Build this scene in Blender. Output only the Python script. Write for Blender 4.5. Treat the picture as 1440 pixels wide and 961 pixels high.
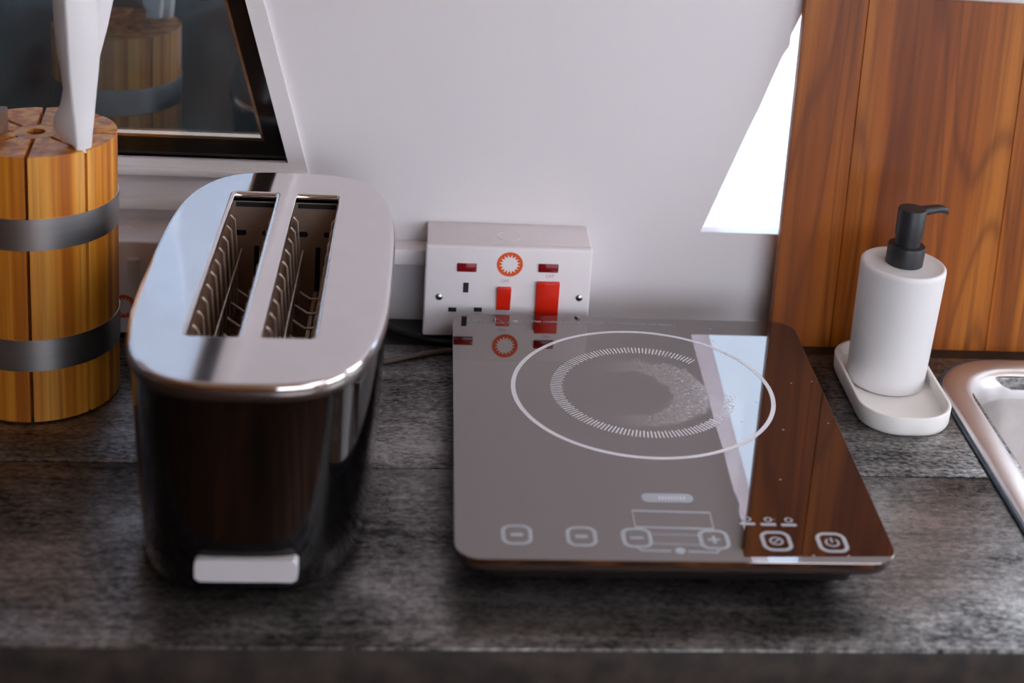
import bpy, bmesh, math, random
from mathutils import Vector, Matrix
random.seed(7)
SC = bpy.context.scene
COL = SC.collection
for o in list(bpy.data.objects):
    bpy.data.objects.remove(o)

# ---------------------------------------------------------------- camera
F_PX, CAM = 2300.53, Vector((-0.03207, -0.93965, 0.65105))
PITCH, YAW, ROLL = 0.27847, 0.10652, 0.07264
PPX, PPY = 720+116.05, 480.5-395.56      # optical axis: the lens is shifted, uprights stay upright
FW = Vector((math.sin(YAW)*math.cos(PITCH), math.cos(YAW)*math.cos(PITCH), -math.sin(PITCH)))
_r = FW.cross(Vector((0, 0, 1))).normalized()
_u = _r.cross(FW)
RT = _r*math.cos(ROLL) + _u*math.sin(ROLL)
UP = -_r*math.sin(ROLL) + _u*math.cos(ROLL)
cd = bpy.data.cameras.new('camera')
cam = bpy.data.objects.new('camera', cd)
COL.objects.link(cam)
cam.matrix_world = Matrix(((RT.x, UP.x, -FW.x, CAM.x), (RT.y, UP.y, -FW.y, CAM.y), (RT.z, UP.z, -FW.z, CAM.z), (0, 0, 0, 1)))
cd.sensor_width = 36
cd.lens = F_PX/1440*36
cd.shift_x = (720-PPX)/1440
cd.shift_y = (PPY-480.5)/1440
cd.clip_start = 0.02
cd.dof.use_dof = True
cd.dof.focus_distance = 1.345
cd.dof.aperture_fstop = 4.2
SC.camera = cam

def gp(px, py, axis, val):
    """point where the ray through a photo pixel meets the plane axis=val"""
    d = FW + RT*((px-PPX)/F_PX) - UP*((py-PPY)/F_PX)
    return CAM + d*((val-CAM[axis])/d[axis])

# ---------------------------------------------------------------- world, light, exposure
w = bpy.data.worlds.new('overcast_sky')
SC.world = w
w.use_nodes = True
bg = w.node_tree.nodes['Background']
bg.inputs['Color'].default_value = (0.90, 0.97, 1.09, 1)
bg.inputs['Strength'].default_value = 4.75
vs = SC.view_settings
vs.view_transform = 'Standard'
vs.look = 'None'
vs.gamma = 1
vs.use_curve_mapping = False
vs.exposure = 0.0

# ---------------------------------------------------------------- helpers
ORG = {}

def finish(o, me, mat, parent, smooth):
    if mat is not None:
        me.materials.append(mat)
    if smooth is not None:
        for p in me.polygons:
            p.use_smooth = True
        me.set_sharp_from_angle(angle=math.radians(smooth))
    COL.objects.link(o)
    if parent is not None:
        o.parent = parent

def thing(name, label, cat, loc=(0, 0, 0), group=None):
    o = bpy.data.objects.new(name, None)
    o.empty_display_size = 0.02
    o.location = loc
    ORG[o.name] = Vector(loc)
    o['label'] = label
    o['category'] = cat
    if group:
        o['group'] = group
    COL.objects.link(o)
    return o

def obj(name, bm, mat, parent=None, smooth=35, label=None, org=None):
    """one mesh object; verts are given in world space and moved to the thing's origin"""
    me = bpy.data.meshes.new(name)
    if parent is not None:
        base = ORG[parent.name]
    else:
        base = Vector(org) if org else Vector((0, 0, 0))
    if isinstance(bm, bmesh.types.BMesh):
        bmesh.ops.recalc_face_normals(bm, faces=bm.faces)
        bm.transform(Matrix.Translation(-base))
        bm.to_mesh(me)
        bm.free()
    o = bpy.data.objects.new(name, me)
    if parent is None:
        o.location = base
    finish(o, me, mat, parent, smooth)
    ORG[o.name] = base
    if label:
        o['label'] = label
    return o

def tag(o, label=None, cat=None, group=None, kind=None):
    for k, v in (('label', label), ('category', cat), ('group', group), ('kind', kind)):
        if v:
            o[k] = v
    return o

def NB():
    return bmesh.new()

def box(bm, x0, x1, y0, y1, z0, z1, bev=0, seg=2):
    r = bmesh.ops.create_cube(bm, size=1)
    vsx = r['verts']
    bmesh.ops.scale(bm, vec=(x1-x0, y1-y0, z1-z0), verts=vsx)
    bmesh.ops.translate(bm, vec=((x0+x1)/2, (y0+y1)/2, (z0+z1)/2), verts=vsx)
    if bev:
        es = list({e for v in vsx for e in v.link_edges})
        bmesh.ops.bevel(bm, geom=es, offset=bev, segments=seg, profile=.5, affect='EDGES')
    return bm

def prism(bm, pts, axis, a, b):
    """pts: 2D polygon (other two axes in order), extruded from a to b along axis"""
    def mk(p, t):
        c = list(p)
        c.insert(axis, t)
        return bm.verts.new(c)
    A = [mk(p, a) for p in pts]
    B = [mk(p, b) for p in pts]
    n = len(pts)
    bm.faces.new(A)
    bm.faces.new(B[::-1])
    for i in range(n):
        bm.faces.new((A[i], B[i], B[(i+1) % n], A[(i+1) % n]))
    return bm

def loft(bm, rings, cap0=True, cap1=True):
    R = [[bm.verts.new(p) for p in r] for r in rings]
    n = len(R[0])
    for a, b in zip(R, R[1:]):
        for i in range(n):
            bm.faces.new((a[i], a[(i+1) % n], b[(i+1) % n], b[i]))
    if cap0:
        bm.faces.new(R[0][::-1])
    if cap1:
        bm.faces.new(R[-1])
    return bm

def circ(cx, cy, z, r, n=48):
    return [(cx+r*math.cos(2*math.pi*i/n), cy+r*math.sin(2*math.pi*i/n), z) for i in range(n)]

def sup(cx, cy, z, a, b, n=3.5, k=96):
    out = []
    for i in range(k):
        t = 2*math.pi*i/k
        c, s = math.cos(t), math.sin(t)
        out.append((cx+a*math.copysign(abs(c)**(2/n), c), cy+b*math.copysign(abs(s)**(2/n), s), z))
    return out

def rrect(x0, x1, y0, y1, r, z=None, k=8):
    out = []
    for cx, cy, a0 in ((x1-r, y1-r, 0), (x0+r, y1-r, 90), (x0+r, y0+r, 180), (x1-r, y0+r, 270)):
        for i in range(k+1):
            t = math.radians(a0+90*i/k)
            p = (cx+r*math.cos(t), cy+r*math.sin(t))
            out.append(p if z is None else (p[0], p[1], z))
    return out

def tube(bm, path, r, n=8, cap=True):
    path = [Vector(p) for p in path]
    rings = []
    prev = None
    for i, p in enumerate(path):
        t = (path[min(i+1, len(path)-1)]-path[max(i-1, 0)]).normalized()
        if prev is None:
            a = t.orthogonal().normalized()
        else:
            a = (prev - t*prev.dot(t)).normalized()
        prev = a
        b = t.cross(a)
        rr = r[i] if isinstance(r, (list, tuple)) else r
        rings.append([p+a*(rr*math.cos(2*math.pi*k/n))+b*(rr*math.sin(2*math.pi*k/n)) for k in range(n)])
    return loft(bm, rings, cap, cap)

def spline(pts, n=8):
    pts = [Vector(p) for p in pts]
    P = [pts[0]*2-pts[1]]+pts+[pts[-1]*2-pts[-2]]
    out = []
    for i in range(1, len(P)-2):
        for k in range(n):
            t = k/n
            a, b, c, d = P[i-1:i+3]
            out.append(.5*((2*b)+(c-a)*t+(2*a-5*b+4*c-d)*t*t+(3*b-a-3*c+d)*t**3))
    out.append(pts[-1])
    return out

def plate(name, outer, holes, z0, z1, bevel, mat, parent, smooth=40):
    """flat sheet with holes: a filled 2D curve turned into a mesh, outer/holes in world xy"""
    base = ORG[parent.name]
    cu = bpy.data.curves.new(name, 'CURVE')
    cu.dimensions = '2D'
    cu.fill_mode = 'BOTH'
    cu.extrude = (z1-z0)/2-bevel
    cu.bevel_depth = bevel
    cu.bevel_resolution = 3
    cu.offset = -bevel
    for loop in [outer]+holes:
        s = cu.splines.new('POLY')
        s.points.add(len(loop)-1)
        s.use_cyclic_u = True
        for p, q in zip(s.points, loop):
            p.co = (q[0]-base.x, q[1]-base.y, 0, 1)
    tmp = bpy.data.objects.new(name+'_tmp', cu)
    COL.objects.link(tmp)
    dg = bpy.context.evaluated_depsgraph_get()
    me = bpy.data.meshes.new_from_object(tmp.evaluated_get(dg))
    bpy.data.objects.remove(tmp)
    me.transform(Matrix.Translation((0, 0, (z0+z1)/2-base.z)))
    me.materials.clear()
    me.name = name
    o = bpy.data.objects.new(name, me)
    finish(o, me, mat, parent, smooth)
    for f in me.polygons:
        if abs(f.normal.z) > .995:
            f.use_smooth = False
    ORG[o.name] = base
    return o

def text_mesh(name, body, size, mat, parent, mw, align='CENTER'):
    cu = bpy.data.curves.new(name, 'FONT')
    cu.body = body
    cu.size = size
    cu.align_x = align
    cu.align_y = 'CENTER'
    cu.extrude = 0.00005
    tmp = bpy.data.objects.new(name+'_tmp', cu)
    COL.objects.link(tmp)
    dg = bpy.context.evaluated_depsgraph_get()
    me = bpy.data.meshes.new_from_object(tmp.evaluated_get(dg))
    bpy.data.objects.remove(tmp)
    me.transform(Matrix.Translation(-ORG[parent.name]) @ mw)
    me.materials.clear()
    me.name = name
    o = bpy.data.objects.new(name, me)
    finish(o, me, mat, parent, None)
    ORG[o.name] = ORG[parent.name]
    return o

# ---------------------------------------------------------------- materials
class NT:
    def __init__(s, name):
        s.m = bpy.data.materials.new(name)
        s.m.use_nodes = True
        s.t = s.m.node_tree
        s.p = s.t.nodes['Principled BSDF']
        s.out = s.t.nodes['Material Output']
    def n(s, typ, **kw):
        nd = s.t.nodes.new(typ)
        for k, v in kw.items():
            if k.startswith('i_'):
                key = k[2:]
                nd.inputs[int(key) if key.isdigit() else key].default_value = v
            else:
                setattr(nd, k, v)
        return nd
    def l(s, a, b):
        s.t.links.new(a, b)
        return s
    def coords(s, scale=(1, 1, 1), rnd=0.0):
        tc = s.n('ShaderNodeTexCoord')
        mp = s.n('ShaderNodeMapping')
        mp.inputs['Scale'].default_value = scale
        if rnd:
            oi = s.n('ShaderNodeObjectInfo')
            mu = s.n('ShaderNodeMath', operation='MULTIPLY', i_1=rnd)
            s.l(oi.outputs['Random'], mu.inputs[0])
            ad = s.n('ShaderNodeVectorMath', operation='ADD')
            s.l(tc.outputs['Object'], ad.inputs[0]).l(mu.outputs[0], ad.inputs[1]).l(ad.outputs[0], mp.inputs[0])
        else:
            s.l(tc.outputs['Object'], mp.inputs[0])
        return mp.outputs[0]
    def noise(s, vec, scale, detail=3, rough=.5, dist=0):
        nd = s.n('ShaderNodeTexNoise')
        nd.inputs['Scale'].default_value = scale
        nd.inputs['Detail'].default_value = detail
        nd.inputs['Roughness'].default_value = rough
        nd.inputs['Distortion'].default_value = dist
        s.l(vec, nd.inputs['Vector'])
        return nd.outputs['Fac']
    def ramp(s, fac, stops):
        r = s.n('ShaderNodeValToRGB')
        el = r.color_ramp.elements
        while len(el) < len(stops):
            el.new(.5)
        for e, (p, c) in zip(el, stops):
            e.position = p
            e.color = (*c, 1) if len(c) == 3 else c
        s.l(fac, r.inputs[0])
        return r.outputs[0]
    def math(s, op, a, b=None, c=None, clamp=False):
        nd = s.n('ShaderNodeMath', operation=op)
        nd.use_clamp = clamp
        for i, v in enumerate((a, b, c)):
            if v is None:
                continue
            if isinstance(v, (int, float)):
                nd.inputs[i].default_value = v
            else:
                s.l(v, nd.inputs[i])
        return nd.outputs[0]
    def mix(s, fac, a, b, mode='MIX'):
        nd = s.n('ShaderNodeMix', data_type='RGBA', blend_type=mode)
        for i, v in ((0, fac), (6, a), (7, b)):
            if isinstance(v, (int, float)):
                nd.inputs[i].default_value = v
            elif isinstance(v, tuple):
                nd.inputs[i].default_value = (*v, 1)
            else:
                s.l(v, nd.inputs[i])
        return nd.outputs[2]
    def bump(s, h, strength, dist=.001):
        b = s.n('ShaderNodeBump')
        b.inputs['Strength'].default_value = strength
        b.inputs['Distance'].default_value = dist
        s.l(h, b.inputs['Height']).l(b.outputs[0], s.p.inputs['Normal'])
        return s
    def set(s, **kw):
        for k, v in kw.items():
            k = k.replace('_', ' ')
            if isinstance(v, tuple) and len(v) == 3:
                v = (*v, 1)
            s.p.inputs[k].default_value = v
        return s

def simple(name, col, rough=.5, metal=0, noise_amt=.06, nscale=40, spec=None, coat=0):
    s = NT(name).set(Roughness=rough, Metallic=metal)
    v = s.coords()
    f = s.noise(v, nscale, 3)
    lo = tuple(max(0, c*(1-noise_amt)) for c in col)
    hi = tuple(min(1, c*(1+noise_amt)) for c in col)
    s.l(s.ramp(f, [(.3, lo), (.7, hi)]), s.p.inputs['Base Color'])
    if spec is not None:
        s.p.inputs['Specular IOR Level'].default_value = spec
    if coat:
        s.p.inputs['Coat Weight'].default_value = coat
        s.p.inputs['Coat Roughness'].default_value = .04
    return s

M = {}

def build_materials():
    s = simple('wall_paint', (.80, .755, .775), .42, noise_amt=.012, nscale=5)
    s.bump(s.noise(s.coords(), 60, 4), .12, .002)
    M['wall'] = s.m
    M['trim'] = simple('trim_paint', (.80, .76, .765), .35, noise_amt=.015, nscale=9).m
    M['ceil'] = simple('ceiling_pine', (.50, .33, .20), .5, noise_amt=.15, nscale=3).m
    M['plastic_white'] = simple('socket_plastic', (.84, .78, .80), .3, noise_amt=.01).m
    M['plastic_cream'] = simple('rocker_plastic', (.80, .76, .74), .3, noise_amt=.01).m
    M['dispenser'] = simple('dispenser_ceramic', (.72, .70, .70), .45, noise_amt=.01).m
    M['tray'] = simple('tray_plastic', (.80, .77, .74), .45, noise_amt=.01).m
    M['pump'] = simple('pump_black_plastic', (.016, .016, .018), .45, noise_amt=.1).m
    M['red'] = simple('rocker_red_plastic', (.72, .02, .006), .3, noise_amt=.03).m
    M['neon'] = simple('neon_lens_red', (.22, .004, .008), .15, noise_amt=.15, nscale=200).m
    M['logo'] = simple('logo_orange_print', (.78, .10, .012), .45, noise_amt=.03).m
    M['dark'] = simple('dark_hole', (.008, .008, .008), .6).m
    M['greyprint'] = simple('grey_print', (.45, .42, .44), .5).m
    M['screw'] = simple('screw_steel', (.45, .43, .42), .28, 1).m
    M['chrome'] = simple('polished_chrome', (.86, .82, .82), .09, 1, noise_amt=.02).m
    M['wire'] = simple('wire_steel', (.78, .70, .63), .35, .6).m
    M['liner'] = simple('toaster_liner_steel', (.58, .44, .35), .45, .7, noise_amt=.12).m
    M['heater'] = simple('mica_card', (.34, .21, .14), .5, 0, noise_amt=.3, nscale=60).m
    M['rim'] = simple('toaster_rim_bronze', (.13, .11, .10), .25, .9).m
    M['blackgloss'] = simple('toaster_black_gloss', (.0030, .0027, .003), .07, noise_amt=.1, spec=.5).m
    M['aluminium'] = simple('brushed_aluminium', (.80, .76, .78), .42, .35, noise_amt=.03).m
    M['rubber'] = simple('black_rubber', (.01, .01, .01), .6).m
    M['cable'] = simple('cable_black', (.008, .008, .009), .45).m
    M['cable2'] = simple('cable_brown', (.10, .07, .055), .45).m
    M['hobbody'] = simple('hob_body_plastic', (.012, .009, .008), .42).m
    M['hobbezel'] = simple('hob_bezel', (.05, .03, .024), .24, .3).m
    M['print'] = simple('hob_print', (.78, .78, .82), .4, noise_amt=.02).m
    M['print2'] = simple('hob_print_dim', (.40, .42, .46), .4, noise_amt=.04).m
    M['frame'] = simple('window_frame_black', (.008, .007, .006), .12, spec=.7).m
    M['bead'] = simple('window_bead_brass', (.80, .56, .36), .2, 1).m
    M['knife'] = simple('knife_white_plastic', (.80, .77, .78), .35, noise_amt=.01).m
    M['blade'] = simple('knife_steel', (.6, .6, .62), .2, 1).m
    M['peg'] = simple('brown_handle', (.22, .12, .075), .5).m
    M['sealant'] = simple('blue_sealant', (.018, .05, .075), .3, noise_amt=.5, nscale=90).m
    M['hedge'] = simple('hedge_leaves', (.02, .035, .03), .7, noise_amt=.6, nscale=14).m
    M['concrete'] = simple('pale_concrete', (.80, .80, .78), .8).m
    M['crumb'] = simple('pale_crumb', (.6, .5, .38), .8).m

    # steel of the sink and of the block bands
    for nm, col, ro, sc in (('sink_steel', (.70, .67, .66), .40, (60, 60, 60)), ('band_steel', (.72, .69, .68), .36, (3, 3, 300))):
        s = NT(nm).set(Metallic=1.0)
        f = s.noise(s.coords(sc), 1, 4)
        s.l(s.ramp(f, [(.3, tuple(c*.95 for c in col)), (.7, tuple(c*1.04 for c in col))]), s.p.inputs['Base Color'])
        s.set(Roughness=ro)
        M[nm] = s.m

    # teak staves
    s = NT('teak')
    big = s.noise(s.coords((7.0, 7.0, .55), 37.0), 1.5, 1.5, .45, .15)
    rings = s.math('SINE', s.math('MULTIPLY', big, 110.0))
    rings = s.math('MULTIPLY_ADD', rings, .5, .5)
    streak = s.noise(s.coords((95, 95, 2.2), 37.0), 1.0, 4, .65)
    broad = s.noise(s.coords((16, 16, 1.0), 61.0), 1.0, 3, .5, .3)
    c1 = s.ramp(broad, [(.32, (.19, .042, .002)), (.47, (.36, .098, .006)), (.66, (.55, .20, .024))])
    c2 = s.mix(s.math('MULTIPLY', s.math('POWER', rings, 8.0), .45), c1, (.10, .022, .003))
    c3 = s.mix(s.ramp(streak, [(.44, (0, 0, 0)), (.70, (.8, .8, .8))]), c2, (.13, .030, .004))
    oi = s.n('ShaderNodeObjectInfo')
    tone = s.ramp(oi.outputs['Random'], [(0, (.80, .70, .60)), (1, (1.0, 1.0, 1.0))])
    s.l(s.mix(1.0, c3, tone, 'MULTIPLY'), s.p.inputs['Base Color'])
    s.set(Roughness=.40)
    s.p.inputs['Specular IOR Level'].default_value = .28
    s.bump(streak, .12, .001)
    M['teak'] = s.m

    # bamboo
    s = NT('bamboo')
    fib = s.noise(s.coords((420, 420, 5), 13.0), 1.0, 3, .6)
    strip = s.noise(s.coords((110, 110, 1.5), 13.0), 1.0, 1, .4)
    c1 = s.ramp(strip, [(.32, (.46, .125, .006)), (.5, (.69, .235, .018)), (.68, (.86, .39, .055))])
    c2 = s.mix(s.ramp(fib, [(.5, (0, 0, 0)), (.75, (.6, .6, .6))]), c1, (.25, .085, .016))
    s.l(c2, s.p.inputs['Base Color'])
    s.set(Roughness=.42)
    s.bump(fib, .1, .0008)
    M['bamboo'] = s.m

    # black stained worktop boards, rubbed and scuffed
    s = NT('black_stained_wood')
    grain = s.noise(s.coords((7, 150, 40), 3.0), 1.0, 5, .65)
    wear = s.noise(s.coords((4, 6, 4), 3.0), 1.6, 5, .62, .3)
    grit = s.noise(s.coords((190, 330, 200), 3.0), 1.0, 3, .7)
    m1 = s.math('MULTIPLY_ADD', grain, .36, s.math('MULTIPLY', wear, .95))
    m1 = s.math('MULTIPLY_ADD', grit, .79, m1)
    m1 = s.math('SUBTRACT', m1, .55)
    c1 = s.ramp(m1, [(.30, (.004, .0036, .0034)), (.46, (.016, .0135, .012)), (.60, (.045, .040, .037)), (.78, (.13, .12, .115))])
    s.l(c1, s.p.inputs['Base Color'])
    s.l(s.ramp(m1, [(.30, (.46, .46, .46)), (.70, (.30, .30, .30))]), s.p.inputs['Roughness'])
    s.p.inputs['IOR'].default_value = 2.7
    s.p.inputs['Specular Tint'].default_value = (1.0, .95, .92, 1)
    s.l(s.ramp(m1, [(.32, (.04, .04, .04)), (.50, (.30, .30, .30)), (.68, (.68, .68, .68))]), s.p.inputs['Specular IOR Level'])
    s.bump(m1, .4, .0007)
    M['counter'] = s.m
    M['edge'] = simple('sawn_dark_edge', (.022, .015, .011), .6, noise_amt=.7, nscale=60).m
    M['strip'] = simple('black_gap_strip', (.006, .006, .007), .4).m

    # floor and cabinet wood across the room
    s = NT('floor_wood')
    f = s.noise(s.coords((9, 1.2, 1)), 1.0, 4, .6)
    s.l(s.ramp(f, [(.3, (.035, .014, .006)), (.5, (.17, .055, .016)), (.7, (.46, .165, .045))]), s.p.inputs['Base Color'])
    s.set(Roughness=.4)
    M['floor'] = s.m
    s = NT('cabinet_wood')
    f = s.noise(s.coords((4, 4, .6)), 2.0, 4, .6)
    s.l(s.ramp(f, [(.3, (.06, .022, .008)), (.7, (.26, .10, .034))]), s.p.inputs['Base Color'])
    s.set(Roughness=.4)
    M['cabinet'] = s.m

    # glass of the hob: black, glossy, with a burnt-on smear and dust specks
    s = NT('hob_glass')
    tc = s.n('ShaderNodeTexCoord')
    sep = s.n('ShaderNodeSeparateXYZ')
    s.l(tc.outputs['Object'], sep.inputs[0])
    X, Y = s.math('ADD', sep.outputs[0], .15), s.math('ADD', sep.outputs[1], .18)
    nz = s.noise(s.coords(), 60, 5, .7)
    nz2 = s.noise(s.coords((1, 1, 1)), 420, 3, .7)
    nzc = s.math('SUBTRACT', nz, .5)
    def dist(cx, cy):
        dx = s.math('SUBTRACT', X, cx)
        dy = s.math('SUBTRACT', Y, cy)
        return s.math('SQRT', s.math('ADD', s.math('MULTIPLY', dx, dx), s.math('MULTIPLY', dy, dy)))
    def smooth(v, a, b):
        mr = s.n('ShaderNodeMapRange', interpolation_type='SMOOTHSTEP')
        s.l(v, mr.inputs[0])
        mr.inputs[1].default_value = a
        mr.inputs[2].default_value = b
        return mr.outputs[0]
    BX, BY = 0.150, 0.232
    r_out = s.math('MULTIPLY_ADD', nzc, .028, dist(BX, BY))
    r_in = s.math('MULTIPLY_ADD', nzc, .022, dist(BX-.012, BY-.001))
    ann = s.math('MULTIPLY', s.math('SUBTRACT', 1.0, smooth(r_out, .052, .058)), smooth(r_in, .034, .039))
    side = smooth(s.math('ADD', X, s.math('MULTIPLY', nzc, .03)), BX-.045, BX+.035)
    burn = s.math('MULTIPLY', s.math('MULTIPLY', ann, side), smooth(nz2, .05, .85))
    # second scuff where the ticks are rubbed away
    d2 = s.math('ABSOLUTE', s.math('SUBTRACT', dist(0.1519, 0.2353), .070))
    arc = s.math('SUBTRACT', 1.0, smooth(s.math('MULTIPLY_ADD', nzc, .006, d2), .003, .006))
    low = s.math('MULTIPLY', smooth(X, .180, .200), s.math('SUBTRACT', 1.0, smooth(Y, .225, .240)))
    arc = s.math('MULTIPLY', s.math('MULTIPLY', arc, low), smooth(nz2, .42, .6))
    vor = s.n('ShaderNodeTexVoronoi')
    vor.inputs['Scale'].default_value = 75
    s.l(tc.outputs['Object'], vor.inputs['Vector'])
    sepc = s.n('ShaderNodeSeparateColor')
    s.l(vor.outputs['Color'], sepc.inputs[0])
    spk = s.math('LESS_THAN', vor.outputs['Distance'], s.math('MULTIPLY', s.math('GREATER_THAN', sepc.outputs[0], .45), .07))
    spk = s.math('MULTIPLY', s.math('MULTIPLY', spk, .55), smooth(X, .15, .25))
    dirt = s.math('MAXIMUM', s.math('MULTIPLY', burn, .62), s.math('MAXIMUM', s.math('MULTIPLY', arc, .7), spk))
    s.l(s.mix(dirt, (.0035, .003, .003), (.46, .45, .47)), s.p.inputs['Base Color'])
    s.l(s.math('MULTIPLY_ADD', dirt, .5, .015), s.p.inputs['Roughness'])
    s.p.inputs['IOR'].default_value = 3.1
    s.p.inputs['Specular Tint'].default_value = (1.0, .90, .85, 1)
    M['hobglass'] = s.m

    # window glass: tinted pane that mirrors the room
    s = NT('tinted_glass')
    gl = s.n('ShaderNodeBsdfGlossy')
    gl.inputs['Roughness'].default_value = .015
    gl.inputs['Color'].default_value = (.86, .92, .95, 1)
    tr = s.n('ShaderNodeBsdfTransparent')
    tr.inputs['Color'].default_value = (.43, .46, .50, 1)
    fr = s.n('ShaderNodeFresnel')
    geo = s.n('ShaderNodeNewGeometry')
    s.l(s.math('MULTIPLY_ADD', geo.outputs['Backfacing'], -2.66667, 3.0), fr.inputs['IOR'])
    dirt = s.noise(s.coords(), 30, 3)
    mx = s.n('ShaderNodeMixShader')
    s.l(s.math('MULTIPLY_ADD', dirt, .05, fr.outputs[0]), mx.inputs[0])
    s.l(tr.outputs[0], mx.inputs[1]).l(gl.outputs[0], mx.inputs[2]).l(mx.outputs[0], s.out.inputs[0])
    M['glass'] = s.m
    s = NT('clear_glass')
    gl = s.n('ShaderNodeBsdfGlossy')
    gl.inputs['Roughness'].default_value = .01
    tr = s.n('ShaderNodeBsdfTransparent')
    fr = s.n('ShaderNodeFresnel')
    geo = s.n('ShaderNodeNewGeometry')
    s.l(s.math('MULTIPLY_ADD', geo.outputs['Backfacing'], -0.83333, 1.5), fr.inputs['IOR'])
    dirt = s.noise(s.coords(), 30, 3)
    mx = s.n('ShaderNodeMixShader')
    s.l(s.math('MULTIPLY_ADD', dirt, .01, fr.outputs[0]), mx.inputs[0])
    s.l(tr.outputs[0], mx.inputs[1]).l(gl.outputs[0], mx.inputs[2]).l(mx.outputs[0], s.out.inputs[0])
    M['clear'] = s.m
    s = NT('lightly_tinted_glass')
    gl = s.n('ShaderNodeBsdfGlossy')
    gl.inputs['Roughness'].default_value = .01
    tr = s.n('ShaderNodeBsdfTransparent')
    dirt = s.noise(s.coords(), 30, 3)
    s.l(s.ramp(dirt, [(0, (.66, .72, .78)), (1, (.70, .76, .82))]), tr.inputs[0])
    mx = s.n('ShaderNodeMixShader', i_0=.04)
    s.l(tr.outputs[0], mx.inputs[1]).l(gl.outputs[0], mx.inputs[2]).l(mx.outputs[0], s.out.inputs[0])
    M['lighttint'] = s.m
    s = NT('white_plastic_film')
    tl = s.n('ShaderNodeBsdfTranslucent')
    nz = s.noise(s.coords(), 20, 2)
    s.l(s.ramp(nz, [(0, (.95, .82, .80)), (1, (.98, .88, .86))]), tl.inputs[0])
    s.l(tl.outputs[0], s.out.inputs[0])
    M['film'] = s.m

build_materials()

# ---------------------------------------------------------------- the room
WY = 0.443          # inner face of the wall behind the worktop
WT = 0.014
XL, XR, YF, ZF, ZC = -1.9, 1.9, -1.75, -0.90, 0.98

def struct(name, bm, mat, smooth=None, org=None):
    return tag(obj(name, bm, mat, None, smooth, org=org), kind='structure')

# trapezoid windows, wider at the bottom: (z0, x left, x right, z1, x left, x right)
c = gp(406, 227, 1, WY)
W1Z0, W1X = c.z, c.x
e = gp(346, 0, 1, WY)
SL1 = (e.x-c.x)/(e.z-c.z)
W1Z1 = 0.50
W3Z1 = 0.90
W1 = [(-0.80, W1Z0), (W1X, W1Z0), (W1X+SL1*(W1Z1-W1Z0), W1Z1), (-0.80-SL1*(W1Z1-W1Z0), W1Z1)]
c2 = gp(985, 326, 1, WY)
e2 = gp(1135, 4, 1, WY)
SL2 = (e2.x-c2.x)/(e2.z-c2.z)
W2Z0, W2Z1 = c2.z, 0.47
W2X0 = c2.x
W2X1 = 0.358
W2 = [(W2X0, W2Z0), (W2X1, W2Z0), (W2X1, W2Z1), (W2X0+SL2*(W2Z1-W2Z0), W2Z1)]
W3 = [(0.560, W1Z0), (1.74, W1Z0), (1.70, W3Z1), (0.575, W3Z1)]

bm = NB()
y0, y1 = WY, WY+WT
def wp(pts):
    prism(bm, pts, 1, y0, y1)
zt = W1Z1
wp([(XL, ZF), (XR, ZF), (XR, W2Z0), (XL, W2Z0)])                                   # below the windows
wp([(XL, W2Z0), (W2X0, W2Z0), (W2X0+SL2*(W1Z0-W2Z0), W1Z0), (XL, W1Z0)])
# pier between the windows, its right edge cut a little unevenly
def xr(z):
    return W2X0+SL2*(z-W2Z0)
rag = []
for t in [.0, .08, .2, .3, .42, .52, .56, .60, .72, .76, .80, .9, 1.0]:
    z = W1Z0+(.375-W1Z0)*t
    d = {.56: .0022, .60: -.0012, .76: .0020, .80: -.0016, .3: .0007}.get(t, 0)
    rag.append((xr(z)+d, z))
wp([(W1X, W1Z0)]+rag+[(xr(W2Z1), W2Z1), (xr(W2Z1), zt), (W1[2][0], zt)])
s3 = (W3[3][0]-W3[0][0])/(W3Z1-W1Z0)
def x3(z):
    return W3[0][0]+s3*(z-W1Z0)
wp([(W2[2][0], W2Z1), (x3(W2Z1), W2Z1), (x3(zt), zt), (xr(W2Z1), zt), (xr(W2Z1), W2Z1)])
wp([(W2X1, W1Z0), (x3(W1Z0), W1Z0), (x3(W2Z1), W2Z1), (W2[2][0], W2Z1)])
wp([(W2X1, W2Z0), (XR, W2Z0), (XR, W1Z0), (W2X1, W1Z0)])
wp([(W3[1][0], W1Z0), (XR, W1Z0), (XR, W3Z1), (W3[2][0], W3Z1)])
wp([(XL, W1Z0), (W1[0][0], W1Z0), (W1[3][0], zt), (XL, zt)])
wp([(XL, zt), (x3(zt), zt), (W3[3][0], W3Z1), (XL, W3Z1)])
wp([(XL, W3Z1), (XR, W3Z1), (XR, ZC), (XL, ZC)])
struct('wall_back', bm, M['wall'])

struct('floor', box(NB(), XL-.05, XR+.05, YF-.05, WY+.06, ZF-.05, ZF), M['floor'])
struct('wall_left', box(NB(), XL-.05, XL, YF, WY, ZF, ZC), M['cabinet'])
bm = NB()
box(bm, XR, XR+.05, YF, WY, ZF, -.15)
box(bm, XR, XR+.05, YF, WY, .82, ZC)
box(bm, XR, XR+.05, YF, -.9, -.15, .82)
box(bm, XR, XR+.05, .20, WY, -.15, .82)
struct('wall_right', bm, M['wall'])  # unseen wall; its opening is added to light the worktop from the right
# opposite side of the cabin with a wide unseen opening sized to light the wall
bm = NB()
box(bm, XL, XR, YF-.05, YF, ZF, -.02)
box(bm, XL, XR, YF-.05, YF, .78, ZC)
for a, b in ((XL, .05), (1.65, XR)):
    box(bm, a, b, YF-.05, YF, -.02, .78)
struct('wall_front', bm, M['cabinet'])
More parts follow.
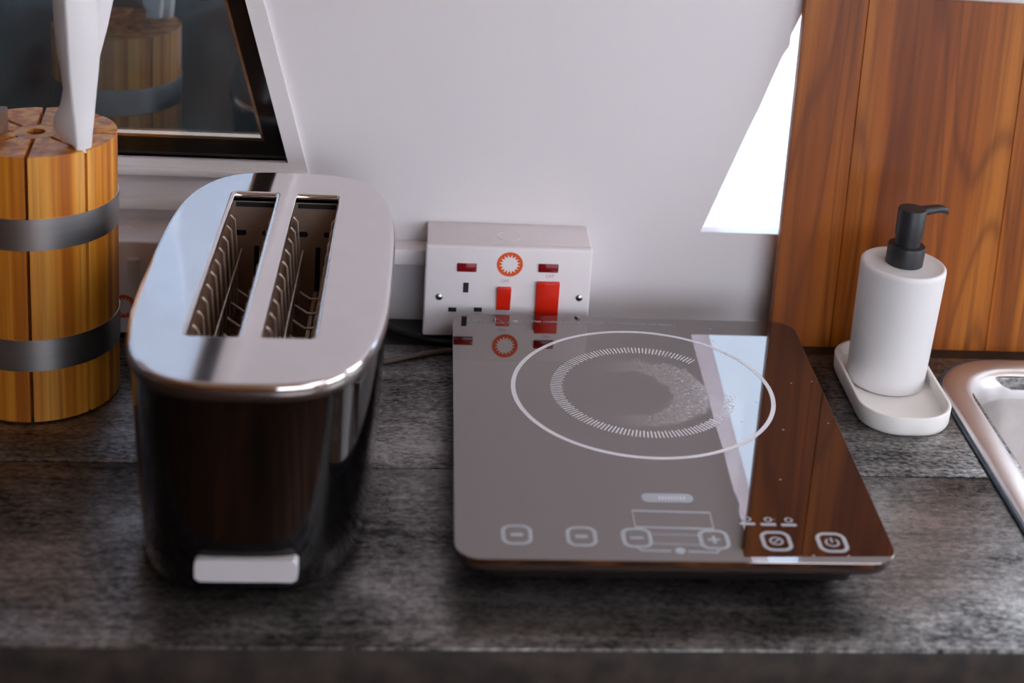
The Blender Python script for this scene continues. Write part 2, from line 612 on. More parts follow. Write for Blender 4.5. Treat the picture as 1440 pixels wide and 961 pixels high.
# ceiling with an unseen hatch added to let in more sky light
bm = NB()
HX0, HX1, HY0, HY1 = .45, 1.25, -1.10, -.35
box(bm, XL-.05, XR+.05, YF-.05, HY0, ZC, ZC+.05)
box(bm, XL-.05, XR+.05, HY1, WY+.06, ZC, ZC+.05)
box(bm, XL-.05, HX0, HY0, HY1, ZC, ZC+.05)
box(bm, HX1, XR+.05, HY0, HY1, ZC, ZC+.05)
struct('ceiling', bm, M['ceil'])

# window beside the knife block
def inset_poly(P, d):
    n = len(P)
    out = []
    for i in range(n):
        a, b, c = Vector(P[i-1]), Vector(P[i]), Vector(P[(i+1) % n])
        e1, e2_ = (b-a).normalized(), (c-b).normalized()
        n1, n2 = Vector((-e1.y, e1.x)), Vector((-e2_.y, e2_.x))
        bis = (n1+n2)
        out.append(tuple(b+bis*(d/(1+n1.dot(n2)))))
    return out

def ring_prism(bm, P, Q, ya, yb):
    """frame between polygons P (outer) and Q (inner), xz plane, from y=ya to yb"""
    n = len(P)
    V = [[bm.verts.new((p[0], y, p[1])) for p in L] for L, y in ((P, ya), (Q, ya), (Q, yb), (P, yb))]
    for k in range(4):
        A, B = V[k], V[(k+1) % 4]
        for i in range(n):
            bm.faces.new((A[i], A[(i+1) % n], B[(i+1) % n], B[i]))
    return bm

def window(name, W, fw, pane_mat, bead=True, trim=.015):
    fr_y0, fr_y1 = WY+.004, WY+.022
    Wi = inset_poly(W, fw)
    o = struct(name, ring_prism(NB(), inset_poly(W, -.0004), Wi, fr_y0, fr_y1), M['frame'])
    if bead:
        obj('bead', ring_prism(NB(), Wi, inset_poly(Wi, .0026), fr_y0+.001, fr_y0+.010), M['bead'], o, None, label='thin bright brass bead')
    g = NB()
    prism(g, inset_poly(W, fw*.5), 1, WY+.0125, WY+.0155)
    obj('pane', g, pane_mat, o, None)
    if trim:
        obj('casing', ring_prism(NB(), inset_poly(W, -trim), W, WY-.005, WY+.012), M['trim'], o, None)
    return o

window('window_1', W1, .0165, M['glass'])
# the pane in window_2 is nearly hidden by bright sky; its rough hole shows no frame on the inside
g = NB()
prism(g, inset_poly(W2, -.012), 1, WY+WT+.001, WY+WT+.005)
w2 = struct('window_2', g, M['lighttint'])
g = NB()
prism(g, [(W2X0-.01, W2Z0-.01), (W2X0+.0145, W2Z0-.01), (W2X0+.0145+SL2*(W2Z1-W2Z0), W2Z1), (W2X0-.01+SL2*(W2Z1-W2Z0), W2Z1)], 1, WY+WT+.006, WY+WT+.008)
obj('glazing_strip', g, M['film'], w2, None, label='translucent white strip along the slanted side')
window('unseen_window', W3, .0165, M['clear'])  # unseen window, placed and sized to light the right of the worktop

# sill and ledge under window_1
def px_box(x0, x1, ya, pys):
    pass
sz = gp(300, 228, 1, WY).z
lz = gp(190, 279, 1, WY-.012).z
lz2 = gp(190, 295, 1, WY-.012).z
struct('trim_1', box(NB(), -1.2, W1X+.016, WY-.014, WY+.004, sz-.010, sz-.0035, .002), M['trim'], 40)
struct('trim_2', box(NB(), -1.2, -.14, WY-.013, WY+.001, lz2, lz, .003), M['trim'], 40)

# outside
tag(obj('quay', box(NB(), -8, 8, WY+.15, 14, -1.15, -1.10), M['concrete']), kind='structure')
bm = NB()
nx, nz_ = 70, 26
rows = []
for j in range(nz_):
    z = -1.1+1.16*j/(nz_-1)
    rows.append([bm.verts.new((-3+3.0*i/(nx-1), 1.0+.28*(j/(nz_-1))**2+random.uniform(-.04, .04), z+random.uniform(-.02, .02))) for i in range(nx)])
top = [bm.verts.new((v.co.x, v.co.y+.5, v.co.z+.02)) for v in rows[-1]]
rows.append(top)
bot = [bm.verts.new((v.co.x, 1.8, -1.1)) for v in rows[0]]
rows.append(bot)
for a, b in zip(rows, rows[1:]):
    for i in range(nx-1):
        bm.faces.new((a[i], a[i+1], b[i+1], b[i]))
tag(obj('hedge', bm, M['hedge'], None, 60), 'dark clipped hedge outside the window beside the knife block', 'hedge')

# ---------------------------------------------------------------- worktop
YFR, YJ, YB = -0.042, 0.1785, 0.390
wt = thing('worktop', 'black stained wooden worktop of scuffed wide boards', 'worktop', (0, 0.17, -.038))
TH = .038
SX0, SX1, SY0, SY1 = .458, .86, .03, .352      # cut-out for the sink
def plank(outline):
    b = NB()
    prism(b, outline, 2, -TH, 0)
    for f in b.faces:
        f.normal_update()
        if all(abs(v.co.y-YFR) < 1e-6 for v in f.verts):
            f.material_index = 1
    es = [e for e in b.edges if abs(e.verts[0].co.z) < 1e-6 and abs(e.verts[1].co.z) < 1e-6]
    bmesh.ops.bevel(b, geom=es, offset=.0018, segments=2, profile=.5, affect='EDGES')
    return b
obj('plank', plank([(XL, YFR), (XR, YFR), (XR, YJ), (SX1, YJ), (SX1, SY0), (SX0, SY0), (SX0, YJ), (XL, YJ)]), M['counter'], wt, 30).data.materials.append(M['edge'])
obj('plank', plank([(XL, YJ+.001), (SX0, YJ+.001), (SX0, SY1), (SX1, SY1), (SX1, YJ+.001), (XR, YJ+.001), (XR, YB), (XL, YB)]), M['counter'], wt, 30)
obj('back_strip', box(NB(), XL, XR, YB+.001, WY, -TH, -.001), M['strip'], wt, None, label='black strip closing the gap to the wall')
# base units under the worktop, and bench units across the cabin (seen only as reflections)
bc = thing('base_cabinet', 'dark wooden base cabinet carrying the black worktop', 'cabinet', (0, .2, ZF))
obj('carcass', box(NB(), XL+.01, XR-.01, .02, WY-.005, ZF, -.20), M['cabinet'], bc, None)
obj('carcass', box(NB(), XL+.01, .42, .02, WY-.005, -.20, -TH), M['cabinet'], bc, None)
obj('carcass', box(NB(), .90, XR-.01, .02, WY-.005, -.20, -TH), M['cabinet'], bc, None)

# ---------------------------------------------------------------- sink
sk = thing('sink', 'brushed stainless steel sink with a rounded rim let into the worktop', 'sink', (.66, .2, 0))
def sring(off, z, r):
    return rrect(.4285+off, .895-off, -.005+off, .3815-off, max(r-off*.75, .012), z, 10)
rings = [sring(0, .0004, .068), sring(.0012, .0034, .068), sring(.005, .0046, .068), sring(.012, .0048, .068), sring(.019, .0044, .068),
         sring(.0235, .0030, .068), sring(.0265, -.001, .068), sring(.029, -.009, .068), sring(.031, -.02, .068)]
obj('rim', loft(NB(), rings, False, False), M['sink_steel'], sk, 60)
rings = [sring(.031, -.02, .068), sring(.035, -.08, .068), sring(.039, -.13, .068), sring(.047, -.146, .068), sring(.062, -.152, .068), sring(.15, -.155, .068)]
obj('bowl', loft(NB(), rings, False, True), M['sink_steel'], sk, 60)
b = NB()
path = [p for p in sring(-.0012, .0008, .068)]
path = [p for p in path if p[0] < .60 and p[1] > .0]
path.sort(key=lambda p: math.atan2(p[1]-.2, -(p[0]-.62)))
path = [(.4268, -.004, .0008)]+[p for p in path if not (p[1] < .2)]
tube(b, path, .0021, 8)
obj('sealant_bead', b, M['sealant'], sk, 60, label='blue bead of sealant')

# ---------------------------------------------------------------- induction hob
HW, HD, HZ = .300, .3672, .0397
hob = thing('induction_hob', 'portable black glass induction hob with a white cooking ring', 'induction hob', (.15, .18, 0))
hob.rotation_euler.x = .0105         # rear feet stand a little higher
def hr(off, z, r=.019):
    return rrect(off, HW-off, off, HD-off, max(r-off*.5, .006), z, 8)
obj('glass_top', loft(NB(), [hr(.0004, HZ-.0042), hr(0, HZ-.0038), hr(0, HZ-.0003), hr(.0003, HZ)]), M['hobglass'], hob, 30)
ORG['glass_top_fix'] = Vector((0, 0, 0))
obj('bezel', loft(NB(), [hr(.0012, HZ-.0042), hr(.0012, HZ-.0075), hr(.004, HZ-.0115), hr(.011, HZ-.0145), hr(.022, HZ-.0155)]), M['hobbezel'], hob, 50)
obj('body', loft(NB(), [hr(.021, HZ-.0150), hr(.024, .010), hr(.032, .005)]), M['hobbody'], hob, 50)
for fx in (.05, .25):
    for fy in (.06, .31):
        b = NB()
        zf = -(fy-.18)*.0105
        loft(b, [circ(fx, fy, zf, .010, 20), circ(fx, fy, .006, .012, 20)])
        obj('foot', b, M['rubber'], hob, 40)
PZ = HZ+.00012

def ribbon(bm, pts, wd, closed=False, z=PZ):
    pts = [Vector((p[0], p[1])) for p in pts]
    n = len(pts)
    L, R_ = [], []
    for i, p in enumerate(pts):
        a = pts[i-1] if (closed or i > 0) else p
        c_ = pts[(i+1) % n] if (closed or i < n-1) else p
        t = (c_-a).normalized()
        nn = Vector((-t.y, t.x))*(wd/2)
        L.append(bm.verts.new((p.x+nn.x, p.y+nn.y, z)))
        R_.append(bm.verts.new((p.x-nn.x, p.y-nn.y, z)))
    for i in range(n if closed else n-1):
        j = (i+1) % n
        bm.faces.new((L[i], L[j], R_[j], R_[i]))
    return bm

def disc(bm, cx, cy, r, z=PZ, n=20):
    bm.faces.new([bm.verts.new((cx+r*math.cos(2*math.pi*i/n), cy+r*math.sin(2*math.pi*i/n), z)) for i in range(n)])
    return bm

def poly(bm, pts, z=PZ):
    bm.faces.new([bm.verts.new((p[0], p[1], z)) for p in pts])
    return bm

RX, RY, RR = .1519, .2353, .1042
obj('cooking_ring', ribbon(NB(), [(p[0], p[1]) for p in circ(RX, RY, 0, RR, 128)], .0036, True), M['print'], hob, None, label='thin white ring around the cooking zone')
b = NB()
NTK = 150
for i in range(NTK):
    a = 2*math.pi*i/NTK
    deg = math.degrees(a)
    if deg > 318 or deg < 47:
        continue
    ct, st = math.cos(a), math.sin(a)
    ro = .0745
    ri = .0655 if i % 2 else .0645
    ribbon(b, [(RX+ri*ct, RY+ri*st), (RX+ro*ct, RY+ro*st)], .00115)
tag(obj('tick_ring', b, M['print'], hob, None), kind='stuff')

def hp(px, py):
    return gp(px, py, 2, HZ)

# touch symbols
def touch(px, py, sym):
    c_ = hp(px, py)
    b = NB()
    wd, ht = .0092, .0105
    ribbon(b, rrect(c_.x-wd, c_.x+wd, c_.y-ht, c_.y+ht, .006), .0027, True)
    if sym == 'bar':
        poly(b, rrect(c_.x-.0042, c_.x+.0042, c_.y-.0020, c_.y+.0020, .0012, k=3))
    elif sym == 'minus':
        poly(b, rrect(c_.x-.0046, c_.x+.0046, c_.y-.0012, c_.y+.0012, .0006, k=3))
    elif sym == 'plus':
        poly(b, rrect(c_.x-.0042, c_.x+.0042, c_.y-.0011, c_.y+.0011, .0006, k=3))
        poly(b, rrect(c_.x-.0011, c_.x+.0011, c_.y-.0044, c_.y+.0044, .0006, k=3), PZ+.00003)
    elif sym == 'timer':
        ribbon(b, [(p[0], p[1]) for p in circ(c_.x, c_.y, 0, .0042, 20)], .0013, True)
        ribbon(b, [(c_.x-.002, c_.y-.002), (c_.x+.003, c_.y+.003)], .0012, z=PZ+.00003)
    else:
        ribbon(b, [(c_.x+.0044*math.cos(math.radians(t)), c_.y+.0044*math.sin(math.radians(t))) for t in range(125, 416, 15)], .0014)
        ribbon(b, [(c_.x, c_.y), (c_.x, c_.y+.0055)], .0014, z=PZ+.00003)
    obj('touch_symbol', b, M['print2'], hob, None)
for px, py, sy in ((727, 749, 'bar'), (818, 751.5, 'bar'), (896, 753.5, 'minus'), (1004.5, 756, 'plus'), (1092, 758, 'timer'), (1170.5, 760, 'power')):
    touch(px, py, sy)
b = NB()
ribbon(b, [hp(*q).xy for q in ((889, 716), (998, 719), (1003.5, 741.5), (893.5, 738.5))], .0023, True)
obj('display_outline', b, M['print2'], hob, None)
b = NB()
for row in (748.5, 761.5):
    for i in range(17):
        a = hp(921+i*4.0, row+i*.12)
        ribbon(b, [(a.x, a.y-.0013), (a.x, a.y+.0013)], .0008)
tag(obj('scale_marks', b, M['print2'], hob, None), kind='stuff')
b = NB()
ribbon(b, [hp(*q).xy for q in ((896.5, 766), (902, 771), (944, 772))], .0020)
ribbon(b, [hp(*q).xy for q in ((968, 772.5), (1009, 774), (1014, 768))], .0020)
d_ = hp(957, 771.5)
disc(b, d_.x, d_.y, .0036)
obj('slider_line', b, M['print2'], hob, None)
b = NB()
c_ = hp(938.5, 698.5)
poly(b, rrect(c_.x-.0185, c_.x+.0185, c_.y-.0058, c_.y+.0058, .005))
obj('name_badge', b, M['print2'], hob, None, label='small pale rounded name badge')
b = NB()
for i in range(9):
    x = c_.x-.006+i*.0022
    ribbon(b, [(x, c_.y-.0022), (x+.0008, c_.y+.0022)], .0008, z=PZ+.00005)
tag(obj('badge_lettering', b, M['print'], hob, None), kind='stuff')
for px, py in ((1050.5, 730), (1080, 730.8), (1109, 731.5)):
    b = NB()
    a = hp(px, py-2.5)
    ribbon(b, [(p[0], p[1]) for p in circ(a.x, a.y, 0, .0024, 16)], .0012, True)
    a = hp(px+.5, py+4.3)
    poly(b, rrect(a.x-.0055, a.x+.0055, a.y-.0016, a.y+.0016, .0008, k=3))
    obj('indicator', b, M['print2'], hob, None)
# warning triangles and the line of small print along the back edge
for k, (px, py) in enumerate(((668, 452.3), (696.5, 452.8), (725, 453.4))):
    b = NB()
    a = hp(px, py)
    hw, hh = .0072, .0055
    T = [(a.x-hw, a.y-hh), (a.x+hw, a.y-hh), (a.x, a.y+hh)]
    ribbon(b, T, .0010, True)
    if k == 0:
        for q in (-.0018, 0, .0018):
            ribbon(b, [(a.x+q, a.y-.003), (a.x+q, a.y+.001)], .0007)
    elif k == 1:
        ribbon(b, [(a.x, a.y-.0018), (a.x, a.y+.003)], .0010)
        disc(b, a.x, a.y-.0035, .0006, n=8)
    else:
        disc(b, a.x, a.y-.0012, .0026, n=14)
    obj('warning_triangle', b, M['print2'], hob, None)
a, e_ = hp(744, 453.8), hp(952, 460.6)
text_mesh('small_print', 'Hot cooking surface during & after cooking, Do not touch !', .0052, M['print2'], hob,
          Matrix.Translation(((a.x+e_.x)/2, (a.y+e_.y)/2, PZ)))

# ---------------------------------------------------------------- toaster
TX, TY = -.138, .186
to = thing('toaster', 'black long-slot toaster with a polished chrome top', 'toaster', (TX, TY, 0))
def tr(z, a, b_, n=3.4):
    return sup(TX, TY, z, a, b_, n)
obj('body', loft(NB(), [tr(.005, .077, .174), tr(.008, .0795, .1775), tr(.03, .0808, .1800), tr(.09, .0840, .1858), tr(.140, .0858, .1892), tr(.1505, .0860, .1896)], True, False), M['blackgloss'], to, 50)
obj('base', loft(NB(), [tr(.002, .072, .168), tr(.006, .074, .171)]), M['rubber'], to, 50)
for sx in (-1, 1):
    for sy in (-1, 1):
        obj('foot', loft(NB(), [circ(TX+sx*.045, TY+sy*.12, 0, .008, 16), circ(TX+sx*.045, TY+sy*.12, .004, .009, 16)]), M['rubber'], to, 40)
TZ = .1625
def trh(z, a, b_):
    return tr(z, a, b_)
# rim: open ring around the plate
b = NB()
loft(b, [tr(.1502, .0855, .1890), tr(.1510, .0876, .1916), tr(.1530, .0886, .1928), tr(.1570, .0884, .1926), tr(.1590, .0870, .1912)], False, False)
obj('rim', b, M['rim'], to, 60, label='dark bronze rim band under the chrome top')
S0, S1 = .0645, .3265
SLOTS = [(-.1824, -.1478), (-.1328, -.0980)]
holes = [rrect(a+.0006, b_-.0006, S0, S1, .0022, k=3) for a, b_ in SLOTS]
plate('top_plate', [(p[0], p[1]) for p in tr(0, .0876, .1918)], holes, TZ-.0065, TZ, .0030, M['chrome'], to, 55)
for a, b_ in SLOTS:
    D0 = TZ-.125
    ln = NB()
    for f in (((a-.002, S0-.004), (b_+.002, S0-.004)), ((b_+.002, S1-.003), (a-.002, S1-.003))):
        (xa, ya), (xb, yb) = f
        box(ln, min(xa, xb), max(xa, xb), min(ya, yb)-(.001 if ya < .1 else 0), max(ya, yb)+(.001 if ya > .1 else 0), D0, TZ-.0065)
    box(ln, a-.002, b_+.002, S0-.004, S1, D0-.001, D0)
    liner = obj('slot_liner', ln, M['liner'], to, None)
    # mica heater cards on both sides
    for x in (a-.003, b_+.002):
        obj('heater_card', box(NB(), x, x+.001, S0-.004, S1-.002, D0, TZ-.0065), M['heater'], liner, None)
    # end-plate cut-outs
    cx = (a+b_)/2
    ye = S1-.0032
    for hx0, hx1, hz0, hz1, r in ((a+.001, a+.0105, TZ-.036, TZ-.0315, .002), (b_-.0115, b_-.003, TZ-.036, TZ-.0315, .002), (cx-.0005, cx+.0035, TZ-.092, TZ-.045, .0008)):
        obj('vent_hole', prism(NB(), rrect(hx0, hx1, hz0, hz1, r, k=4), 1, ye-.0004, ye+.0008), M['dark'], liner, None)
    obj('end_gap', box(NB(), a+.002, b_-.002, ye-.0016, ye, TZ-.0105, TZ-.0068), M['dark'], liner, None)
    # guard wires standing along both sides
    for k in range(11):
        y = S0+.012+k*.0225
        for x, s_ in ((a+.0035, 1), (b_-.0035, -1)):
            pth = [(x-s_*.0035, y, TZ-.010), (x, y, TZ-.014), (x+s_*.0022, y, TZ-.045), (x+s_*.0022, y, TZ-.085), (x-s_*.002, y, TZ-.110)]
            obj('guard_wire', tube(NB(), pth, .0009, 6), M['wire'], liner, 60)
    for s_, x in ((1, a+.0066), (-1, b_-.0066)):
        obj('guard_rail', tube(NB(), [(x, S0, TZ-.048), (x, S1-.004, TZ-.048)], .0009, 6), M['wire'], liner, 60)
    # bread carriage: cross wires on a centre bar
    for k in range(9):
        y = S0+.020+k*.0275
        z = TZ-.082
        obj('rack_wire', tube(NB(), [(a+.004, y+.002, z+.006), (cx-.003, y-.001, z), (cx+.003, y-.001, z), (b_-.004, y+.002, z+.006)], .0012, 6), M['wire'], liner, 60)
    obj('rack_bar', box(NB(), cx-.0012, cx+.0018, S0+.004, S1-.006, TZ-.090, TZ-.083), M['wire'], liner, None)
# pale metal plate low on the end facing the camera
b = NB()
h0, h1 = gp(273, 788, 1, .0015), gp(418, 820, 1, .0015)
pts = rrect(h0.x, h1.x, h1.z, h0.z, .003, k=5)
prism(b, pts, 1, .0015, .0100)
bmesh.ops.bevel(b, geom=[e for e in b.edges if all(abs(v.co.y-.0015) < 1e-6 for v in e.verts)], offset=.001, segments=2, affect='EDGES')
obj('tray_handle', b, M['aluminium'], to, 40, label='pale brushed metal crumb tray handle')

# ---------------------------------------------------------------- knife block
KX, KY, KR, KH = -.330, .2935, .0605, .220
kb = thing('knife_block', 'round bamboo knife block bound by two steel bands', 'knife block', (KX, KY, 0))
ANG = [-84, -41, 2, 48, 97, 139, 183, 228]
GAP = .0013
for i, a0 in enumerate(ANG):
    a1 = ANG[(i+1) % 8]
    if a1 < a0:
        a1 += 360
    r0 = .0165
    outer, inner = [], []
    da, db = math.asin(GAP/KR), math.asin(GAP/r0)
    A0, A1 = math.radians(a0), math.radians(a1)
    for k in range(9):
        t = A0+da+(A1-A0-2*da)*k/8
        outer.append((KX+KR*math.cos(t), KY+KR*math.sin(t)))
    for k in range(5):
        t = A1-db-(A1-A0-2*db)*k/4
        inner.append((KX+r0*math.cos(t), KY+r0*math.sin(t)))
    b = NB()
    prism(b, outer+inner, 2, .002, KH)
    es = [e for e in b.edges if all(abs(v.co.z-KH) < 1e-6 for v in e.verts)]
    bmesh.ops.bevel(b, geom=es, offset=.0012, segments=2, profile=.5, affect='EDGES')
    obj('segment', b, M['bamboo'], kb, 25)
b = NB()
loft(b, [circ(KX, KY, .002, .0168, 32), circ(KX, KY, KH-.0002, .0168, 32), circ(KX, KY, KH-.0002, .0072, 32), circ(KX, KY, KH-.05, .0068, 32)], True, True)
obj('core', b, M['bamboo'], kb, 30)
obj('inner_liner', loft(NB(), [circ(KX, KY, .0005, KR-.012, 40), circ(KX, KY, .03, KR-.012, 40)]), M['dark'], kb, 40)
for pa, pb in ((480, 523), (310, 354)):
    z0, z1 = gp(60, pb, 1, KY-KR).z, gp(60, pa, 1, KY-KR).z
    b = NB()
    loft(b, [circ(KX, KY, z0, KR-.0005, 72), circ(KX, KY, z0, KR+.0008, 72), circ(KX, KY, z1, KR+.0008, 72), circ(KX, KY, z1, KR-.0005, 72)], False, False)
    obj('band', b, M['band_steel'], kb, 40, label='brushed steel band')

# knives: handle lofted through levels given as (height, left, ridge, right) across the line of sight
AX, BX_ = Vector((.97, .245, 0)), Vector((-.245, .97, 0))
def knife(name, label, px0, yplane, levels, blade_ang):
    base = gp(px0, 205, 1, yplane)
    base.z = KH
    kn = thing(name, label, 'knife', base, 'knives in the bamboo block')
    rings = []
    for z, xl, xm, xr_, dp in levels:
        P = [(xl, dp*.9), (xl+.0006, dp*.55), (xm-.0012, -dp*.42), (xm, -dp*.5), (xm+.0015, -dp*.5), (xr_-.0012, -dp*.1), (xr_, dp*.05), (xr_-.0004, dp*.9), (xr_-.0025, dp), (xl+.002, dp)]
        rings.append([base+AX*p[0]+BX_*p[1]+Vector((0, 0, z)) for p in P])
    obj('handle', loft(NB(), rings), M['knife'], kn, 50)
    return kn
S_ = .00057
def lv(rows):
    out = []
    for py, l, m, r_, dp in rows:
        z = (205-py)/1690*1.0
        sh = (205-py)*.025
        out.append((z, (l+sh-104)*S_, (m+sh-104)*S_, (r_+sh-104)*S_, dp))
    return out
rows = [(209, 112, 117, 125, .010), (205, 100, 108, 126, .011), (198, 88, 107, 127, .012), (188, 80, 106, 127.5, .013), (176, 78, 105, 128.5, .013), (165, 80, 104, 129.5, .012), (150, 87, 102, 130.5, .011),
        (130, 90, 100, 132, .011), (100, 86, 97.5, 134.5, .012), (80, 82, 96, 135.5, .013), (50, 79, 94, 134.5, .014), (20, 77, 92, 131.5, .014), (0, 76, 90.5, 129, .014), (-40, 75, 88, 124, .014), (-110, 78, 88, 116, .013), (-125, 86, 90, 108, .009)]
knife('kitchen_knife', 'white handled knife standing in the front slot of the bamboo block', 104, KY-.036, lv(rows), 0)
rows2 = [(192, 108, 116, 128, .008), (150, 110, 118, 131, .009), (100, 112, 122, 135, .010), (60, 112, 126, 141, .010), (0, 112, 130, 147, .010), (-90, 112, 130, 148, .010), (-105, 118, 130, 140, .008)]
k2 = knife('kitchen_knife', 'white handled knife half hidden behind the broader white knife handle', 104, KY-.004, lv([(a, b_-4, c_-2, d+1+max(0, 110-a)*.09, e__) for a, b_, c_, d, e__ in rows2]), 0)
# stub of a brown handle at the far side of the block
a = gp(-6, 185, 2, KH)
pg = thing('tool_handle', 'short brown handle end standing in a slot of the bamboo block', 'handle', (a.x, a.y, KH))
b = NB()
prism(b, rrect(a.x-.008, a.x+.0078, a.y-.008, a.y+.008, .002, k=3), 2, KH-.0, KH+.018)
obj('grip', b, M['peg'], pg, 40)

# ---------------------------------------------------------------- soap dispenser and tray
ty = thing('soap_tray', 'off-white rounded oblong tray under the soap dispenser', 'tray', (.380, .313, 0))
def tyr(off, z):
    return rrect(.3395+off, .4195-off, .2400+off, .3880-off, .034-off*.8, z, 10)
obj('dish', loft(NB(), [tyr(.004, 0), tyr(.0015, .001), tyr(.0005, .004), tyr(0, .0165), tyr(.0004, .0172), tyr(.0014, .0174), tyr(.0026, .0172), tyr(.003, .0165), tyr(.0036, .0065), tyr(.006, .005)]), M['tray'], ty, 50)
BXc, BYc, BR = .3800, .3330, .0342
sd = thing('soap_dispenser', 'white cylindrical soap dispenser with a black pump', 'soap dispenser', (BXc, BYc, .0052))
b = NB()
prof = [(.0052, BR-.003), (.0065, BR-.001), (.009, BR-.0003), (.060, BR+.0012), (.112, BR+.0026), (.1150, BR+.0024), (.1163, BR+.0012), (.1167, BR-.0002), (.1161, BR-.0016), (.1159, BR-.012), (.1159, .012)]
loft(b, [circ(BXc, BYc, z, r, 64) for z, r in prof])
obj('bottle', b, M['dispenser'], sd, 40)
b = NB()
loft(b, [circ(BXc, BYc, z, r, 40) for z, r in [(.1159, .0154), (.1165, .0160), (.1315, .0162), (.1332, .0156), (.1336, .0135)]])
obj('collar', b, M['pump'], sd, 40)
b = NB()
loft(b, [circ(BXc, BYc, z, r, 32) for z, r in [(.1336, .0108), (.1420, .0110), (.1425, .0120), (.1650, .0122), (.1664, .0114), (.1668, .009)]])
sd.rotation_euler.y = .032
head = obj('pump_head', b, M['pump'], sd, 40)
b = NB()
d0 = Vector((.93, .36, 0)).normalized()
sd_ = Vector((-d0.y, d0.x, 0))
rings = []
for s_, zt_, h, wd in ((.004, .1662, .0070, .0056), (.018, .1668, .0060, .0050), (.028, .1668, .0056, .0046), (.0335, .1660, .0060, .0044), (.0362, .1640, .0056, .0040), (.0370, .1615, .0030, .0034)):
    c_ = Vector((BXc, BYc, 0))+d0*s_
    P = rrect(-wd, wd, zt_-h, zt_, min(h, wd)*.45, k=3)
    rings.append([c_+sd_*p[0]+Vector((0, 0, p[1])) for p in P])
loft(b, rings)
obj('nozzle', b, M['pump'], sd, 45)

# ---------------------------------------------------------------- teak board
tb = thing('teak_board', 'tall teak chopping board of upright staves leaning on the wall', 'chopping board', (.2912, .4075, -.001))
edges = [.2912, .3480, .4955, .5450]
BH, BT = .3290, .0105
for a, b_ in zip(edges, edges[1:]):
    q = box(NB(), a+.00012, b_-.00012, .4075, .4075+BT, -.001, BH, .0006, 1)
    obj('stave', q, M['teak'], tb, 30)
tb.rotation_euler = (-.0755, .017, 0)

# ---------------------------------------------------------------- wall sockets and trunking
PF = .385
def on_face(px, py):
    p = gp(px, py, 1, PF)
    return p.x, p.z

def face_box(name, x0, x1, z0, z1, out, mat, parent, bev=.0006, depth=.001):
    return obj(name, box(NB(), x0, x1, PF-out, PF+depth, z0, z1, bev), mat, parent, 40)

def socket_body(name, label, x0, z0):
    so = thing(name, label, 'socket', (x0+.073, WY, z0), 'wall sockets')
    obj('back_box', box(NB(), x0+.0008, x0+.1452, PF+.007, WY-.0002, z0+.0006, z0+.0854, .0015), M['plastic_white'], so, 40)
    obj('face_plate', box(NB(), x0, x0+.146, PF, PF+.0085, z0, z0+.086, .0022, 3), M['plastic_white'], so, 40)
    # moulded oval knock-out on top of the box
    cx, cy = x0+.073, (PF+WY)/2-.002
    b = NB()
    n = 32
    loft(b, [[(cx+(.010+s_)*math.cos(2*math.pi*i/n), cy+(.010+s_)*math.sin(2*math.pi*i/n), z0+.0854+dz) for i in range(n)] for s_, dz in ((0, 0), (0, .0004), (.0008, .0004), (.0008, 0))], False, False)
    obj('knock_out', b, M['plastic_white'], so, 40)
    return so

def sun_logo(parent, cx, cz, r):
    b = NB()
    n = 32
    yy = PF-.00015
    O, I = [], []
    for i in range(n):
        t = 2*math.pi*i/n
        O.append(b.verts.new((cx+r*math.cos(t), yy, cz+r*math.sin(t))))
        ri = r*(.80 if i % 2 else .54)
        I.append(b.verts.new((cx+ri*math.cos(t), yy, cz+ri*math.sin(t))))
    for i in range(n):
        j = (i+1) % n
        b.faces.new((O[i], O[j], I[j], I[i]))
    obj('sun_emblem', b, M['logo'], parent, None, label='orange ring with white sun rays')

def rocker(parent, x0, x1, z0, z1, mat, name='rocker'):
    b = NB()
    zm = (z0+z1)/2
    prism(b, [(PF+.001, z0), (PF-.0012, z0), (PF-.0018, zm), (PF-.0050, z1-.0006), (PF-.0046, z1), (PF+.001, z1)], 0, x0, x1)
    bmesh.ops.bevel(b, geom=list(b.edges), offset=.0004, segments=1, affect='EDGES')
    return obj(name, b, mat, parent, 40)

def screw(parent, cx, cz):
    b = NB()
    n = 20
    loft(b, [[(cx+r*math.cos(2*math.pi*i/n), y, cz+r*math.sin(2*math.pi*i/n)) for i in range(n)] for y, r in ((PF+.0005, .0030), (PF-.0006, .0030), (PF-.0014, .0018))])
    sc = obj('screw', b, M['screw'], parent, 40)
    obj('screw_slot', box(NB(), cx-.0017, cx+.0017, PF-.00155, PF-.0010, cz-.0003, cz+.0003), M['dark'], sc, None)

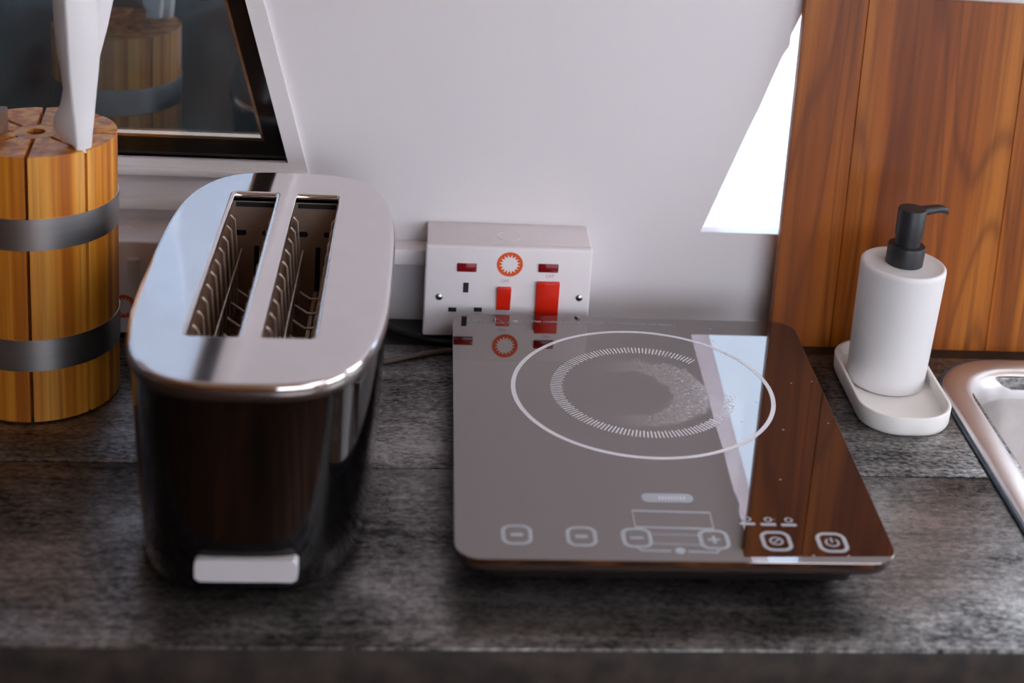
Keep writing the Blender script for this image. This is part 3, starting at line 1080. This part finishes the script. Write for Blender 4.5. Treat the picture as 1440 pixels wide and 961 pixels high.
X0, Z1_ = on_face(599, 349)
Z0_ = on_face(594, 472)[1]
so = socket_body('cooker_switch', 'white wall socket with red rocker switches and an orange sun emblem', X0, Z0_)
so['category'] = 'socket'
for pxs in ((643, 370, 670, 382.5), (757.5, 371, 785, 383.5)):
    a, b_ = on_face(pxs[0], pxs[1]), on_face(pxs[2], pxs[3])
    face_box('neon_lamp', a[0], b_[0], b_[1], a[1], .0012, M['neon'], so)
cx, cz = on_face(717, 372)
sun_logo(so, cx, cz, .0115)
a, b_ = on_face(699.5, 403), on_face(717, 436)
rocker(so, a[0], b_[0], b_[1], a[1], M['red'], 'red_rocker')
a, b_ = on_face(755, 395.5), on_face(782, 468)
rocker(so, a[0], b_[0], b_[1], a[1], M['red'], 'red_rocker')
for px, py in ((617.5, 417.5), (814.5, 419)):
    screw(so, *on_face(px, py))
for q in ((651.5, 397.5, 658.5, 411.5), (630.5, 432.5, 641.5, 438.5), (666.5, 432.5, 677.5, 438.5)):
    a, b_ = on_face(q[0], q[1]), on_face(q[2], q[3])
    face_box('pin_hole', a[0], b_[0], b_[1], a[1], .0002, M['dark'], so, 0)
for px, py in ((710, 395.5), (773, 389)):
    x, z = on_face(px, py)
    text_mesh('switch_mark', 'OFF', .0042, M['greyprint'], so, Matrix.Translation((x, PF-.0001, z)) @ Matrix.Rotation(math.pi/2, 4, 'X'))

lx, lz_ = on_face(174, 431)
s2 = socket_body('wall_socket', 'white wall socket behind the knife block with a pale rocker above a red emblem', lx-.0735, on_face(190, 340)[1]-.086)
sun_logo(s2, lx, lz_, .0108)
a, b_ = on_face(180, 362), on_face(197, 395)
rocker(s2, a[0], b_[0], b_[1], a[1], M['plastic_cream'])
wd = b_[0]-a[0]
rocker(s2, a[0]-.0165-wd, a[0]-.0165, b_[1], a[1], M['plastic_cream'])

a, b_ = gp(575, 352, 1, .418), gp(575, 373, 1, .418)
tk = obj('cable_trunking', box(NB(), lx+.0735, X0+.002, .418, WY, b_.z, a.z, .0012), M['plastic_white'], None, 40, org=((lx+X0)/2, WY, b_.z))
tag(tk, 'white plastic cable trunking along the wall between the two sockets', 'trunking')

# ---------------------------------------------------------------- cables and crumbs behind the toaster
def on_top(px, py, z=.0):
    return gp(px, py, 2, z)
r_ = .0040
pts = [on_top(520, 440, r_), on_top(548, 462, r_), on_top(575, 471, r_), on_top(610, 478, r_), on_top(650, 481, r_), on_top(720, 484, r_)]
tag(obj('power_cord', tube(NB(), spline(pts), r_, 10), M['cable'], None, 60), 'thick black power cord lying behind the toaster', 'cord')
r_ = .0024
pts = [on_top(520, 512, r_), on_top(545, 508, r_), on_top(580, 501, r_), on_top(610, 495.5, r_), on_top(640, 493, r_), on_top(700, 492, r_)]
tag(obj('power_cord', tube(NB(), spline(pts), r_, 10), M['cable2'], None, 60), 'thin brown power cord between the toaster and the hob', 'cord')
